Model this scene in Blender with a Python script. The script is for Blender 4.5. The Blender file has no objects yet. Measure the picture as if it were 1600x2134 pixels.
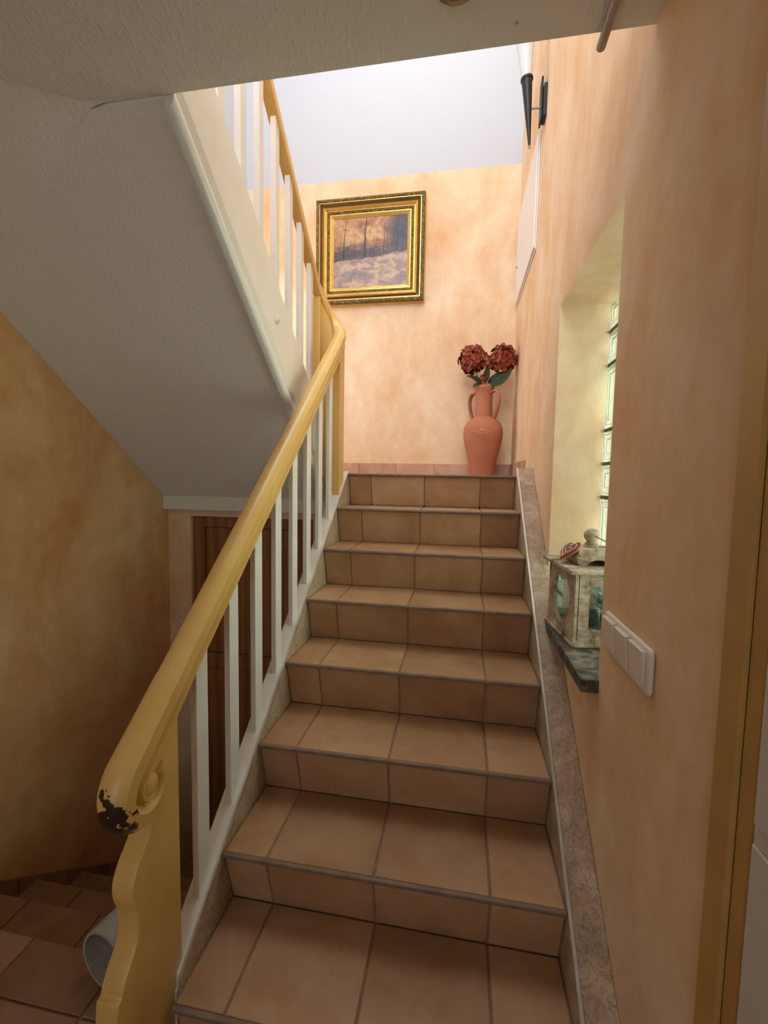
import bpy, bmesh, math, random
from mathutils import Vector, Matrix
random.seed(7)
S = bpy.context.scene
COL = S.collection
R = math.radians

# ------------------------------------------------------------------ camera
cam_d = bpy.data.cameras.new('camera'); cam = bpy.data.objects.new('camera', cam_d); COL.objects.link(cam)
yaw, pit, rol = 0.169724140, -0.0751129034, 0.0176515711
fw = Vector((-math.sin(yaw)*math.cos(pit), math.cos(yaw)*math.cos(pit), math.sin(pit)))
rt = Vector((math.cos(yaw), math.sin(yaw), 0)); up = rt.cross(fw)
r2 = rt*math.cos(rol) + up*math.sin(rol); u2 = -rt*math.sin(rol) + up*math.cos(rol)
cam.matrix_world = Matrix(((r2.x, u2.x, -fw.x, 0.62527), (r2.y, u2.y, -fw.y, -0.60866), (r2.z, u2.z, -fw.z, 1.41242), (0, 0, 0, 1)))
cam_d.sensor_fit = 'HORIZONTAL'; cam_d.sensor_width = 36.0; cam_d.lens = 36.0*917.529/1600.0; cam_d.clip_start = 0.02
S.camera = cam

# ------------------------------------------------------------------ world, daylight, exposure
W = bpy.data.worlds.new('overcast_sky'); S.world = W; W.use_nodes = True
W.node_tree.nodes['Background'].inputs[0].default_value = (0.82, 0.94, 1.0, 1)
W.node_tree.nodes['Background'].inputs[1].default_value = 1.5
def area(name, loc, rot, sx, sy, power, col):
    l = bpy.data.lights.new(name, 'AREA'); l.shape = 'RECTANGLE'; l.size = sx; l.size_y = sy; l.energy = power; l.color = col
    o = bpy.data.objects.new(name, l); COL.objects.link(o); o.location = loc; o.rotation_euler = rot
    return o
area('daylight_upper_window', (0.1, -1.03, 4.60), (R(90), 0, 0), 1.3, 2.45, 78, (0.86, 0.93, 1.0))
area('daylight_roof_window', (0.15, 1.65, 5.95), (0, 0, 0), 1.2, 1.4, 27, (0.90, 0.95, 1.0))
area('added_hall_fill', (0.1, -2.72, 1.35), (R(90), 0, 0), 1.3, 1.5, 2.3, (1.0, 0.93, 0.84))  # unseen fill light added behind the viewer to lift the lower hall
area('daylight_side_window', (1.95, 0.85, 1.6), (0, R(90), 0), 1.7, 1.7, 44, (0.95, 1.0, 0.86))
area('added_landing_fill', (-1.22, 2.38, 2.30), (0, R(-90), 0), 1.2, 0.72, 7, (0.95, 0.97, 1.0))  # unseen light added to brighten the wall behind the landing
S.view_settings.view_transform = 'Standard'; S.view_settings.look = 'None'
S.view_settings.exposure = 0.3; S.view_settings.gamma = 1.0; S.view_settings.use_curve_mapping = False

# ------------------------------------------------------------------ helpers
def new_mat(name, rough=0.6, metal=0.0, spec=0.5):
    m = bpy.data.materials.new(name); m.use_nodes = True
    nt = m.node_tree; b = nt.nodes['Principled BSDF']
    b.inputs['Roughness'].default_value = rough; b.inputs['Metallic'].default_value = metal
    b.inputs['Specular IOR Level'].default_value = spec
    return m, nt, b
def coords(nt, kind='Object', scale=(1, 1, 1), rot=(0, 0, 0)):
    t = nt.nodes.new('ShaderNodeTexCoord'); mp = nt.nodes.new('ShaderNodeMapping')
    mp.inputs['Scale'].default_value = scale; mp.inputs['Rotation'].default_value = rot
    nt.links.new(t.outputs[kind], mp.inputs['Vector']); return mp.outputs[0]
def noise(nt, vec, scale, detail=4, rough=0.55, dist=0.0):
    n = nt.nodes.new('ShaderNodeTexNoise'); n.inputs['Scale'].default_value = scale; n.inputs['Detail'].default_value = detail
    n.inputs['Roughness'].default_value = rough; n.inputs['Distortion'].default_value = dist
    nt.links.new(vec, n.inputs['Vector']); return n.outputs['Fac']
def ramp(nt, fac, stops):
    r = nt.nodes.new('ShaderNodeValToRGB'); e = r.color_ramp.elements
    while len(e) < len(stops): e.new(0.5)
    for i, (p, c) in enumerate(stops): e[i].position = p; e[i].color = (c[0], c[1], c[2], 1)
    nt.links.new(fac, r.inputs['Fac']); return r.outputs['Color']
def mix(nt, fac, a, b, mode='MIX'):
    m = nt.nodes.new('ShaderNodeMix'); m.data_type = 'RGBA'; m.blend_type = mode
    for s, v in ((m.inputs['Factor'], fac), (m.inputs['A'], a), (m.inputs['B'], b)):
        if hasattr(v, 'is_output') or isinstance(v, bpy.types.NodeSocket): nt.links.new(v, s)
        elif isinstance(v, (int, float)): s.default_value = v
        else: s.default_value = (v[0], v[1], v[2], 1)
    return m.outputs['Result']
def math_n(nt, op, a, b=0.0, c=None, clamp=False):
    m = nt.nodes.new('ShaderNodeMath'); m.operation = op; m.use_clamp = clamp
    for i, v in enumerate((a, b, c)):
        if v is None: continue
        if isinstance(v, bpy.types.NodeSocket): nt.links.new(v, m.inputs[i])
        else: m.inputs[i].default_value = v
    return m.outputs[0]
def bump(nt, b, h, strength=0.3, dist=0.01):
    n = nt.nodes.new('ShaderNodeBump'); n.inputs['Strength'].default_value = strength; n.inputs['Distance'].default_value = dist
    nt.links.new(h, n.inputs['Height']); nt.links.new(n.outputs[0], b.inputs['Normal'])
def sep(nt, vec):
    s = nt.nodes.new('ShaderNodeSeparateXYZ'); nt.links.new(vec, s.inputs[0]); return s.outputs
def plain(name, col, rough=0.5, metal=0.0, var=0.06, scale=12, bmp=0.0, bscale=60, spec=0.5):
    m, nt, b = new_mat(name, rough, metal, spec); v = coords(nt)
    lo = tuple(max(0, c*(1-var)) for c in col); hi = tuple(min(1, c*(1+var)) for c in col)
    nt.links.new(ramp(nt, noise(nt, v, scale), [(0.3, lo), (0.7, hi)]), b.inputs['Base Color'])
    if bmp: bump(nt, b, noise(nt, v, bscale, 3), bmp, 0.004)
    return m

ORG = {}
def org(o): return ORG.get(o.name, Vector((0, 0, 0))) if o else Vector((0, 0, 0))
def tag(o, label=None, cat=None, group=None, kind=None):
    if label: o['label'] = label
    if cat: o['category'] = cat
    if group: o['group'] = group
    if kind: o['kind'] = kind
    return o
def thing(name, label, cat, loc=(0, 0, 0), group=None, kind=None):
    o = bpy.data.objects.new(name, None); COL.objects.link(o); o.location = loc; o.empty_display_size = 0.05
    ORG[o.name] = Vector(loc); return tag(o, label, cat, group, kind)
def place(name, me, parent=None, loc=(0, 0, 0)):
    o = bpy.data.objects.new(name, me); COL.objects.link(o)
    if parent: o.parent = parent
    o.location = Vector(loc) - org(parent); ORG[o.name] = Vector(loc); return o
def add(name, bm, mat, parent=None, loc=None, smooth=False, mats=None):
    """bm is in world coordinates; the object's origin goes to loc (default: its parent's origin)"""
    loc = Vector(loc) if loc is not None else org(parent).copy()
    bmesh.ops.recalc_face_normals(bm, faces=bm.faces)
    bm.transform(Matrix.Translation(-loc))
    me = bpy.data.meshes.new(name); bm.to_mesh(me); bm.free()
    for m in (mats or [mat]): me.materials.append(m)
    if smooth:
        for p in me.polygons: p.use_smooth = True
        me.set_sharp_from_angle(angle=R(40))
    return place(name, me, parent, loc)
def BM(): return bmesh.new()
def quadbox(bm, a, b):
    xs = (a[0], b[0]); ys = (a[1], b[1]); zs = (a[2], b[2])
    v = [bm.verts.new((x, y, z)) for x in xs for y in ys for z in zs]
    fs = [bm.faces.new([v[i] for i in q]) for q in ((0, 1, 3, 2), (4, 6, 7, 5), (0, 4, 5, 1), (2, 3, 7, 6), (0, 2, 6, 4), (1, 5, 7, 3))]
    return v, fs
def bevel(bm, w, seg=1):
    bmesh.ops.recalc_face_normals(bm, faces=bm.faces)
    bmesh.ops.bevel(bm, geom=[e for e in bm.edges if not e.is_boundary and e.calc_face_angle(0) > R(25)], offset=w, segments=seg, affect='EDGES', profile=0.5, clamp_overlap=True)
def box(name, a, b, mat, parent=None, bev=0.0, loc=None, seg=1):
    bm = BM(); quadbox(bm, a, b)
    if bev: bevel(bm, bev, seg)
    return add(name, bm, mat, parent, loc, smooth=seg > 1)
def prism(bm, poly, axis, a0, a1):
    """extrude a 2-D polygon along x ('x': poly is (y,z)), y (poly is (x,z)) or z (poly is (x,y))"""
    def P(p, a): return {'x': (a, p[0], p[1]), 'y': (p[0], a, p[1]), 'z': (p[0], p[1], a)}[axis]
    A = [bm.verts.new(P(p, a0)) for p in poly]; B = [bm.verts.new(P(p, a1)) for p in poly]
    bm.faces.new(A); bm.faces.new(B[::-1]); n = len(poly)
    for i in range(n): bm.faces.new((A[i], B[i], B[(i+1) % n], A[(i+1) % n]))
def prism_obj(name, poly, axis, a0, a1, mat, parent=None, bev=0.0, loc=None, seg=1):
    bm = BM(); prism(bm, poly, axis, a0, a1)
    if bev: bevel(bm, bev, seg)
    return add(name, bm, mat, parent, loc, smooth=seg > 1)
def lathe(bm, prof, c, seg=32, cap=True):
    rings = []
    for r, z in prof:
        rings.append([bm.verts.new((c[0]+r*math.cos(2*math.pi*i/seg), c[1]+r*math.sin(2*math.pi*i/seg), c[2]+z)) for i in range(seg)])
    for a, b in zip(rings, rings[1:]):
        for i in range(seg): bm.faces.new((a[i], a[(i+1) % seg], b[(i+1) % seg], b[i]))
    if cap: bm.faces.new(rings[0][::-1]); bm.faces.new(rings[-1])
def tube(bm, pts, rad, seg=8, flat=1.0, upv=Vector((0, 0, 1))):
    pts = [Vector(p) for p in pts]; rings = []
    for i, p in enumerate(pts):
        t = (pts[min(i+1, len(pts)-1)] - pts[max(i-1, 0)]).normalized()
        s = t.cross(upv)
        if s.length < 1e-4: s = t.cross(Vector((0, 1, 0)))
        s.normalize(); n = s.cross(t)
        r = rad[i] if isinstance(rad, (list, tuple)) else rad
        rings.append([bm.verts.new(p + s*(r*flat*math.cos(2*math.pi*k/seg)) + n*(r*math.sin(2*math.pi*k/seg))) for k in range(seg)])
    for a, b in zip(rings, rings[1:]):
        for k in range(seg): bm.faces.new((a[k], a[(k+1) % seg], b[(k+1) % seg], b[k]))
    bm.faces.new(rings[0][::-1]); bm.faces.new(rings[-1])
def sweep(bm, path, profs):
    """sweep profiles (lateral, vertical) along path; lateral = horizontal normal of the path"""
    rings = []
    for i, p in enumerate(path):
        a = Vector(path[max(i-1, 0)]); b = Vector(path[min(i+1, len(path)-1)]); t = (b-a); t.z = 0; t.normalize()
        lat = Vector((t.y, -t.x, 0)); pr = profs[i] if isinstance(profs[0][0], (list, tuple)) else profs
        rings.append([bm.verts.new(Vector(p) + lat*u + Vector((0, 0, v))) for u, v in pr])
    n = len(rings[0])
    for a, b in zip(rings, rings[1:]):
        for k in range(n): bm.faces.new((a[k], a[(k+1) % n], b[(k+1) % n], b[k]))
    bm.faces.new(rings[0][::-1]); bm.faces.new(rings[-1])
def wall_holes(bm, axis, p0, p1, us, vs, holes):
    """wall slab between planes p0 and p1 on the axis, split at us/vs; holes = set of (iu, iv) cells left open"""
    def P(a, u, v): return (a, u, v) if axis == 'x' else ((u, a, v) if axis == 'y' else (u, v, a))
    nu, nv = len(us)-1, len(vs)-1
    V = {}
    def vert(a, i, j):
        k = (a, i, j)
        if k not in V: V[k] = bm.verts.new(P((p0, p1)[a], us[i], vs[j]))
        return V[k]
    solid = lambda i, j: 0 <= i < nu and 0 <= j < nv and (i, j) not in holes
    for i in range(nu):
        for j in range(nv):
            if not solid(i, j): continue
            for a in (0, 1): bm.faces.new([vert(a, i, j), vert(a, i+1, j), vert(a, i+1, j+1), vert(a, i, j+1)])
            for di, dj, e in ((-1, 0, ((i, j), (i, j+1))), (1, 0, ((i+1, j), (i+1, j+1))), (0, -1, ((i, j), (i+1, j))), (0, 1, ((i, j+1), (i+1, j+1)))):
                if not solid(i+di, j+dj):
                    bm.faces.new([vert(0, *e[0]), vert(0, *e[1]), vert(1, *e[1]), vert(1, *e[0])])
def holed_plate(bm, outer, inner, axis, a0, a1):
    """flat plate with a hole: outer/inner are 2-D loops, extruded along axis from a0 to a1"""
    def P(p, a): return {'x': (a, p[0], p[1]), 'y': (p[0], a, p[1])}[axis]
    es = []; loops = []
    for L in (outer, inner):
        vs = [bm.verts.new(P(p, a0)) for p in L]; loops.append(vs)
        es += [bm.edges.new((vs[i], vs[(i+1) % len(vs)])) for i in range(len(vs))]
    r = bmesh.ops.triangle_fill(bm, use_beauty=True, use_dissolve=False, edges=es)
    fs = [f for f in r['geom'] if isinstance(f, bmesh.types.BMFace)]
    ex = bmesh.ops.extrude_face_region(bm, geom=fs)
    d = {'x': Vector((a1-a0, 0, 0)), 'y': Vector((0, a1-a0, 0))}[axis]
    bmesh.ops.translate(bm, verts=[v for v in ex['geom'] if isinstance(v, bmesh.types.BMVert)], vec=d)
    bm.faces.ensure_lookup_table()
    for f in fs:
        if f.is_valid is False: continue

# ------------------------------------------------------------------ materials
def wall_paint(name, upper=None, warm=0.0):
    m, nt, b = new_mat(name, 0.75, spec=0.25); v = coords(nt)
    big = noise(nt, v, 1.7, 5, 0.6, 0.8); mid = noise(nt, coords(nt, scale=(1, 1, 0.55)), 4.2, 6, 0.62, 0.6)
    c1 = ramp(nt, big, [(0.34, (0.74, 0.45, 0.24)), (0.5, (0.80, 0.575, 0.385)), (0.66, (0.84, 0.67, 0.51))])
    c2 = ramp(nt, mid, [(0.32, (0.70, 0.395, 0.19)), (0.52, (0.80, 0.57, 0.35)), (0.70, (0.87, 0.73, 0.54))])
    fine = ramp(nt, noise(nt, coords(nt, scale=(1, 1, 0.7)), 17, 6, 0.7, 0.5), [(0.3, (0.90, 0.86, 0.80)), (0.55, (1, 1, 1)), (0.75, (1.05, 1.07, 1.10))])
    col = mix(nt, 0.6, mix(nt, 0.5, c1, c2), fine, 'MULTIPLY')
    if warm: col = mix(nt, warm, col, mix(nt, 1.0, col, ramp(nt, noise(nt, v, 1.3, 4, 0.6, 1.0), [(0.35, (0.84, 0.56, 0.31)), (0.6, (0.98, 0.86, 0.62))]), 'MULTIPLY'))
    if upper is not None:
        z = sep(nt, v)[2]
        zz = math_n(nt, 'ADD', z, math_n(nt, 'MULTIPLY', noise(nt, v, 9, 3), 0.02))
        f = math_n(nt, 'MULTIPLY', math_n(nt, 'SUBTRACT', zz, upper), 260, clamp=True)
        col = mix(nt, f, col, (0.53, 0.545, 0.59))
    nt.links.new(col, b.inputs['Base Color'])
    h = math_n(nt, 'ADD', math_n(nt, 'MULTIPLY', noise(nt, v, 5, 4), 1.0), math_n(nt, 'MULTIPLY', noise(nt, v, 45, 4), 0.3))
    bump(nt, b, h, 0.22, 0.008)
    return m
M = {}
M['peach'] = wall_paint('sponged_peach_plaster'); M['peach2'] = wall_paint('peach_and_white_plaster', 3.735); M['ochre'] = wall_paint('blotched_ochre_plaster', 3.735, 0.85)
def woodchip(name, col, rot=(0, 0, 0), spot=None):
    m, nt, b = new_mat(name, 0.8, spec=0.2); v = coords(nt, rot=rot)
    cc = ramp(nt, noise(nt, v, 2.5), [(0.3, tuple(c*0.97 for c in col)), (0.7, col)])
    if spot:
        d = nt.nodes.new('ShaderNodeVectorMath'); d.operation = 'DISTANCE'; nt.links.new(v, d.inputs[0]); d.inputs[1].default_value = spot
        f = math_n(nt, 'ADD', d.outputs['Value'], math_n(nt, 'MULTIPLY', math_n(nt, 'SUBTRACT', noise(nt, v, 90, 3), 0.5), 0.02))
        cc = mix(nt, math_n(nt, 'MULTIPLY', math_n(nt, 'SUBTRACT', 0.007, f), 150, clamp=True), cc, (0.40, 0.33, 0.23))
    nt.links.new(cc, b.inputs['Base Color'])
    vs = coords(nt, scale=(1, 0.32, 1), rot=rot)
    h = ramp(nt, noise(nt, vs, 105, 2, 0.5), [(0.52, (0, 0, 0)), (0.68, (1, 1, 1))])
    bump(nt, b, h, 0.32, 0.004); return m
M['chip'] = woodchip('white_woodchip', (0.84, 0.815, 0.775), spot=(0.713, 0.42, 2.37))
M['white'] = plain('white_gloss_paint', (0.80, 0.79, 0.75), 0.28, var=0.03)
M['offwhite'] = plain('old_white_paint', (0.74, 0.72, 0.65), 0.45, var=0.05)
def tilemat(name, base):
    m, nt, b = new_mat(name, 0.42, spec=0.4); v = coords(nt)
    oi = nt.nodes.new('ShaderNodeObjectInfo')
    loc = nt.nodes.new('ShaderNodeVectorMath'); loc.operation = 'MULTIPLY_ADD'
    nt.links.new(oi.outputs['Random'], loc.inputs[0]); loc.inputs[1].default_value = (17, 31, 53); nt.links.new(v, loc.inputs[2])
    n1 = noise(nt, loc.outputs[0], 5.5, 5, 0.6, 0.5)
    lo = (base[0]*0.80, base[1]*0.70, base[2]*0.60); hi = (base[0]*1.16, base[1]*1.27, base[2]*1.36)
    c = ramp(nt, n1, [(0.28, lo), (0.52, base), (0.75, hi)])
    rnd = ramp(nt, oi.outputs['Random'], [(0.0, (0.84, 0.80, 0.76)), (0.5, (1.0, 0.98, 0.93)), (1.0, (1.10, 1.12, 1.10))])
    c = mix(nt, 1.0, c, rnd, 'MULTIPLY')
    sp = ramp(nt, noise(nt, loc.outputs[0], 55, 2), [(0.22, (0.55, 0.5, 0.45)), (0.30, (1, 1, 1))])
    c = mix(nt, 0.35, c, mix(nt, 1.0, c, sp, 'MULTIPLY'))
    nt.links.new(c, b.inputs['Base Color']); bump(nt, b, noise(nt, v, 22, 3), 0.12, 0.004); return m
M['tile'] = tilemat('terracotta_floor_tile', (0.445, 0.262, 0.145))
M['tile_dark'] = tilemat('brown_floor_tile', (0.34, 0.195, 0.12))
M['skirt'] = tilemat('rose_skirting_tile', (0.56, 0.33, 0.225))
M['grout'] = plain('brown_grout', (0.25, 0.165, 0.105), 0.9, var=0.2, scale=30)
M['edge'] = plain('worn_nosing_edge', (0.20, 0.135, 0.095), 0.45, var=0.25, scale=18)
def stone(name, base, dark, lt, s=9, rough=0.5):
    m, nt, b = new_mat(name, rough); v = coords(nt)
    c = ramp(nt, noise(nt, v, s, 8, 0.65, 1.2), [(0.3, dark), (0.5, base), (0.72, lt)])
    w = nt.nodes.new('ShaderNodeTexVoronoi'); w.feature = 'DISTANCE_TO_EDGE'; w.inputs['Scale'].default_value = s*5
    dv = nt.nodes.new('ShaderNodeVectorMath'); dv.operation = 'ADD'
    n = nt.nodes.new('ShaderNodeTexNoise'); n.inputs['Scale'].default_value = s*3; n.inputs['Detail'].default_value = 5
    nt.links.new(v, n.inputs['Vector'])
    sc = nt.nodes.new('ShaderNodeVectorMath'); sc.operation = 'SCALE'; sc.inputs['Scale'].default_value = 0.09; nt.links.new(n.outputs['Color'], sc.inputs[0])
    nt.links.new(v, dv.inputs[0]); nt.links.new(sc.outputs[0], dv.inputs[1]); nt.links.new(dv.outputs[0], w.inputs['Vector'])
    vein = ramp(nt, w.outputs['Distance'], [(0.0, (0.45, 0.4, 0.36)), (0.07, (1, 1, 1))])
    c = mix(nt, 0.75, c, mix(nt, 1.0, c, vein, 'MULTIPLY'))
    nt.links.new(c, b.inputs['Base Color']); bump(nt, b, noise(nt, v, s*6, 6), 0.12, 0.003); return m
M['stone'] = stone('beige_shell_limestone', (0.42, 0.295, 0.19), (0.28, 0.185, 0.115), (0.56, 0.43, 0.29))
M['stone_light'] = stone('pale_shell_limestone', (0.54, 0.42, 0.27), (0.40, 0.29, 0.17), (0.66, 0.55, 0.38))
M['marble'] = stone('dark_grey_marble', (0.075, 0.06, 0.045), (0.016, 0.011, 0.008), (0.28, 0.25, 0.19), 13, 0.6)
M['strip'] = plain('brushed_metal_strip', (0.62, 0.60, 0.56), 0.35, 0.6, 0.1)
def mustard():
    m, nt, b = new_mat('mustard_yellow_paint', 0.33); v = coords(nt)
    c = ramp(nt, noise(nt, v, 6, 3), [(0.3, (0.69, 0.43, 0.125)), (0.7, (0.76, 0.50, 0.165))])
    d = nt.nodes.new('ShaderNodeVectorMath'); d.operation = 'DISTANCE'; nt.links.new(v, d.inputs[0]); d.inputs[1].default_value = (-0.018, -0.106, 0.708)
    # paint chipped off the nose of the scroll
    f = math_n(nt, 'ADD', math_n(nt, 'MULTIPLY', d.outputs['Value'], 13.0), math_n(nt, 'MULTIPLY', math_n(nt, 'SUBTRACT', noise(nt, v, 34, 3, 0.6), 0.5), 3.0))
    f = math_n(nt, 'MULTIPLY', math_n(nt, 'SUBTRACT', 0.74, f), 60, clamp=True)
    sp = math_n(nt, 'MULTIPLY', math_n(nt, 'SUBTRACT', noise(nt, v, 26, 3), 0.83), 90, clamp=True)
    f = math_n(nt, 'MAXIMUM', f, sp)
    nt.links.new(mix(nt, f, c, (0.028, 0.015, 0.010)), b.inputs['Base Color']); return m
M['mustard'] = mustard()
def wood(name, lo, hi, rot=(0, 0, 0), sc=(9, 9, 0.9), rough=0.4):
    m, nt, b = new_mat(name, rough); v = coords(nt, scale=sc, rot=rot)
    w = nt.nodes.new('ShaderNodeTexWave'); w.wave_type = 'RINGS'; w.rings_direction = 'Z'; w.inputs['Scale'].default_value = 0.9; w.inputs['Distortion'].default_value = 9; w.inputs['Detail'].default_value = 4
    w.inputs['Detail Scale'].default_value = 0.6
    nt.links.new(v, w.inputs['Vector'])
    f = math_n(nt, 'ADD', math_n(nt, 'MULTIPLY', w.outputs['Fac'], 0.35), math_n(nt, 'MULTIPLY', noise(nt, v, 3, 5), 0.65))
    nt.links.new(ramp(nt, f, [(0.2, lo), (0.8, hi)]), b.inputs['Base Color']); return m
M['pine'] = wood('varnished_pine', (0.20, 0.075, 0.022), (0.36, 0.16, 0.055), sc=(5, 5, 0.8))
M['lantern'] = None
def distressed():
    m, nt, b = new_mat('distressed_cream_wood', 0.7); v = coords(nt, scale=(1, 1, 1))
    n = noise(nt, v, 16, 7, 0.7, 0.4); g = noise(nt, coords(nt, scale=(1, 1, 4)), 30, 5)
    c = ramp(nt, n, [(0.34, (0.09, 0.055, 0.032)), (0.44, (0.34, 0.25, 0.16)), (0.60, (0.56, 0.48, 0.36))])
    c2 = ramp(nt, g, [(0.3, (0.55, 0.47, 0.36)), (0.6, (1, 1, 1))])
    nt.links.new(mix(nt, 0.7, c, mix(nt, 1.0, c, c2, 'MULTIPLY')), b.inputs['Base Color']); bump(nt, b, n, 0.3, 0.003); return m
M['lantern'] = distressed()
M['brownwood'] = plain('bare_brown_wood', (0.25, 0.15, 0.09), 0.6, var=0.2)
M['iron'] = plain('black_iron', (0.018, 0.019, 0.022), 0.45, 0.3, var=0.2)
M['gold'] = plain('gilt_moulding', (0.78, 0.52, 0.14), 0.32, 0.75, var=0.12, scale=20)
def oldgold():
    m, nt, b = new_mat('aged_carved_gilt', 0.5, 0.5); v = coords(nt)
    n = noise(nt, v, 70, 5, 0.7)
    nt.links.new(ramp(nt, n, [(0.35, (0.045, 0.03, 0.012)), (0.55, (0.20, 0.135, 0.045)), (0.72, (0.55, 0.38, 0.13))]), b.inputs['Base Color'])
    bump(nt, b, n, 0.8, 0.006); return m
M['oldgold'] = oldgold()
M['umber'] = plain('dark_umber_cove', (0.17, 0.095, 0.028), 0.4, 0.4, var=0.2)
M['clay'] = plain('terracotta_clay', (0.42, 0.150, 0.075), 0.75, var=0.1, scale=10, bmp=0.15, bscale=50)
M['scratch'] = plain('pale_scratch', (0.72, 0.50, 0.38), 0.8)
def petal():
    m, nt, b = new_mat('rust_red_petal', 0.6); v = coords(nt)
    nt.links.new(ramp(nt, noise(nt, v, 34, 3), [(0.3, (0.085, 0.008, 0.006)), (0.5, (0.26, 0.034, 0.014)), (0.70, (0.48, 0.12, 0.035))]), b.inputs['Base Color']); return m
M['petal'] = petal()
M['leaf'] = plain('dark_green_leaf', (0.085, 0.115, 0.055), 0.55, var=0.3, scale=25)
M['stem'] = plain('green_stem', (0.10, 0.12, 0.05), 0.6)
M['plastic'] = plain('cream_switch_plastic', (0.80, 0.72, 0.62), 0.35, var=0.02)
M['red'] = plain('red_painted_clay', (0.22, 0.035, 0.030), 0.6, var=0.3, scale=40)
M['biscuit'] = plain('biscuit_edge', (0.42, 0.22, 0.11), 0.7, var=0.15, scale=40)
M['icing'] = plain('pale_icing', (0.72, 0.58, 0.50), 0.7)
M['felt'] = plain('white_felt', (0.40, 0.38, 0.33), 0.95, var=0.08, scale=60, bmp=0.4, bscale=120)
M['greyfelt'] = plain('grey_felt_lining', (0.33, 0.31, 0.26), 0.95, var=0.15, scale=40)
M['panel'] = plain('white_cabinet_paint', (0.80, 0.76, 0.73), 0.4, var=0.02)
M['conduit'] = plain('grey_brown_tube', (0.38, 0.32, 0.27), 0.4, var=0.1)
M['chrome'] = plain('chrome', (0.55, 0.53, 0.50), 0.12, 1.0, var=0.02)
M['mortar'] = plain('grey_mortar', (0.17, 0.14, 0.115), 0.9, var=0.15, scale=30)
M['candle'] = plain('dark_candle_holder', (0.06, 0.065, 0.07), 0.4, var=0.2)
M['frame_mustard_dim'] = plain('dimmed_mustard_paint', (0.50, 0.30, 0.085), 0.4, var=0.08)  # mustard paint darkened in colour to stand for weaker light on the frame
M['doorwhite'] = plain('white_door_paint', (0.62, 0.58, 0.53), 0.4, var=0.02)
def glassmat(name, col, rough, transp, ior=1.45):
    m = bpy.data.materials.new(name); m.use_nodes = True; nt = m.node_tree; nt.nodes.clear()
    o = nt.nodes.new('ShaderNodeOutputMaterial'); g = nt.nodes.new('ShaderNodeBsdfGlass'); t = nt.nodes.new('ShaderNodeBsdfTransparent'); mx = nt.nodes.new('ShaderNodeMixShader')
    g.inputs['Color'].default_value = col + (1,); g.inputs['Roughness'].default_value = rough; g.inputs['IOR'].default_value = ior
    t.inputs['Color'].default_value = col + (1,); mx.inputs[0].default_value = transp
    nt.links.new(g.outputs[0], mx.inputs[1]); nt.links.new(t.outputs[0], mx.inputs[2]); nt.links.new(mx.outputs[0], o.inputs[0]); return m, nt, g
M['block'], nt_, g_ = glassmat('pressed_green_glass', (0.92, 0.985, 0.95), 0.03, 0.45)
bn = nt_.nodes.new('ShaderNodeBump'); bn.inputs['Strength'].default_value = 0.35; bn.inputs['Distance'].default_value = 0.01
nt_.links.new(noise(nt_, coords(nt_, scale=(1, 1, 0.45)), 16, 2, 0.5, 1.5), bn.inputs['Height']); nt_.links.new(bn.outputs[0], g_.inputs['Normal'])
M['pane'] = glassmat('clear_pane', (0.90, 0.95, 0.94), 0.0, 0.75)[0]
def opal():
    m, nt, b = new_mat('opal_glass', 0.25); b.inputs['Base Color'].default_value = (0.68, 0.68, 0.67, 1)
    b.inputs['Subsurface Weight'].default_value = 0.3; b.inputs['Subsurface Radius'].default_value = (0.02, 0.02, 0.02); return m
M['opal'] = opal()
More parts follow.
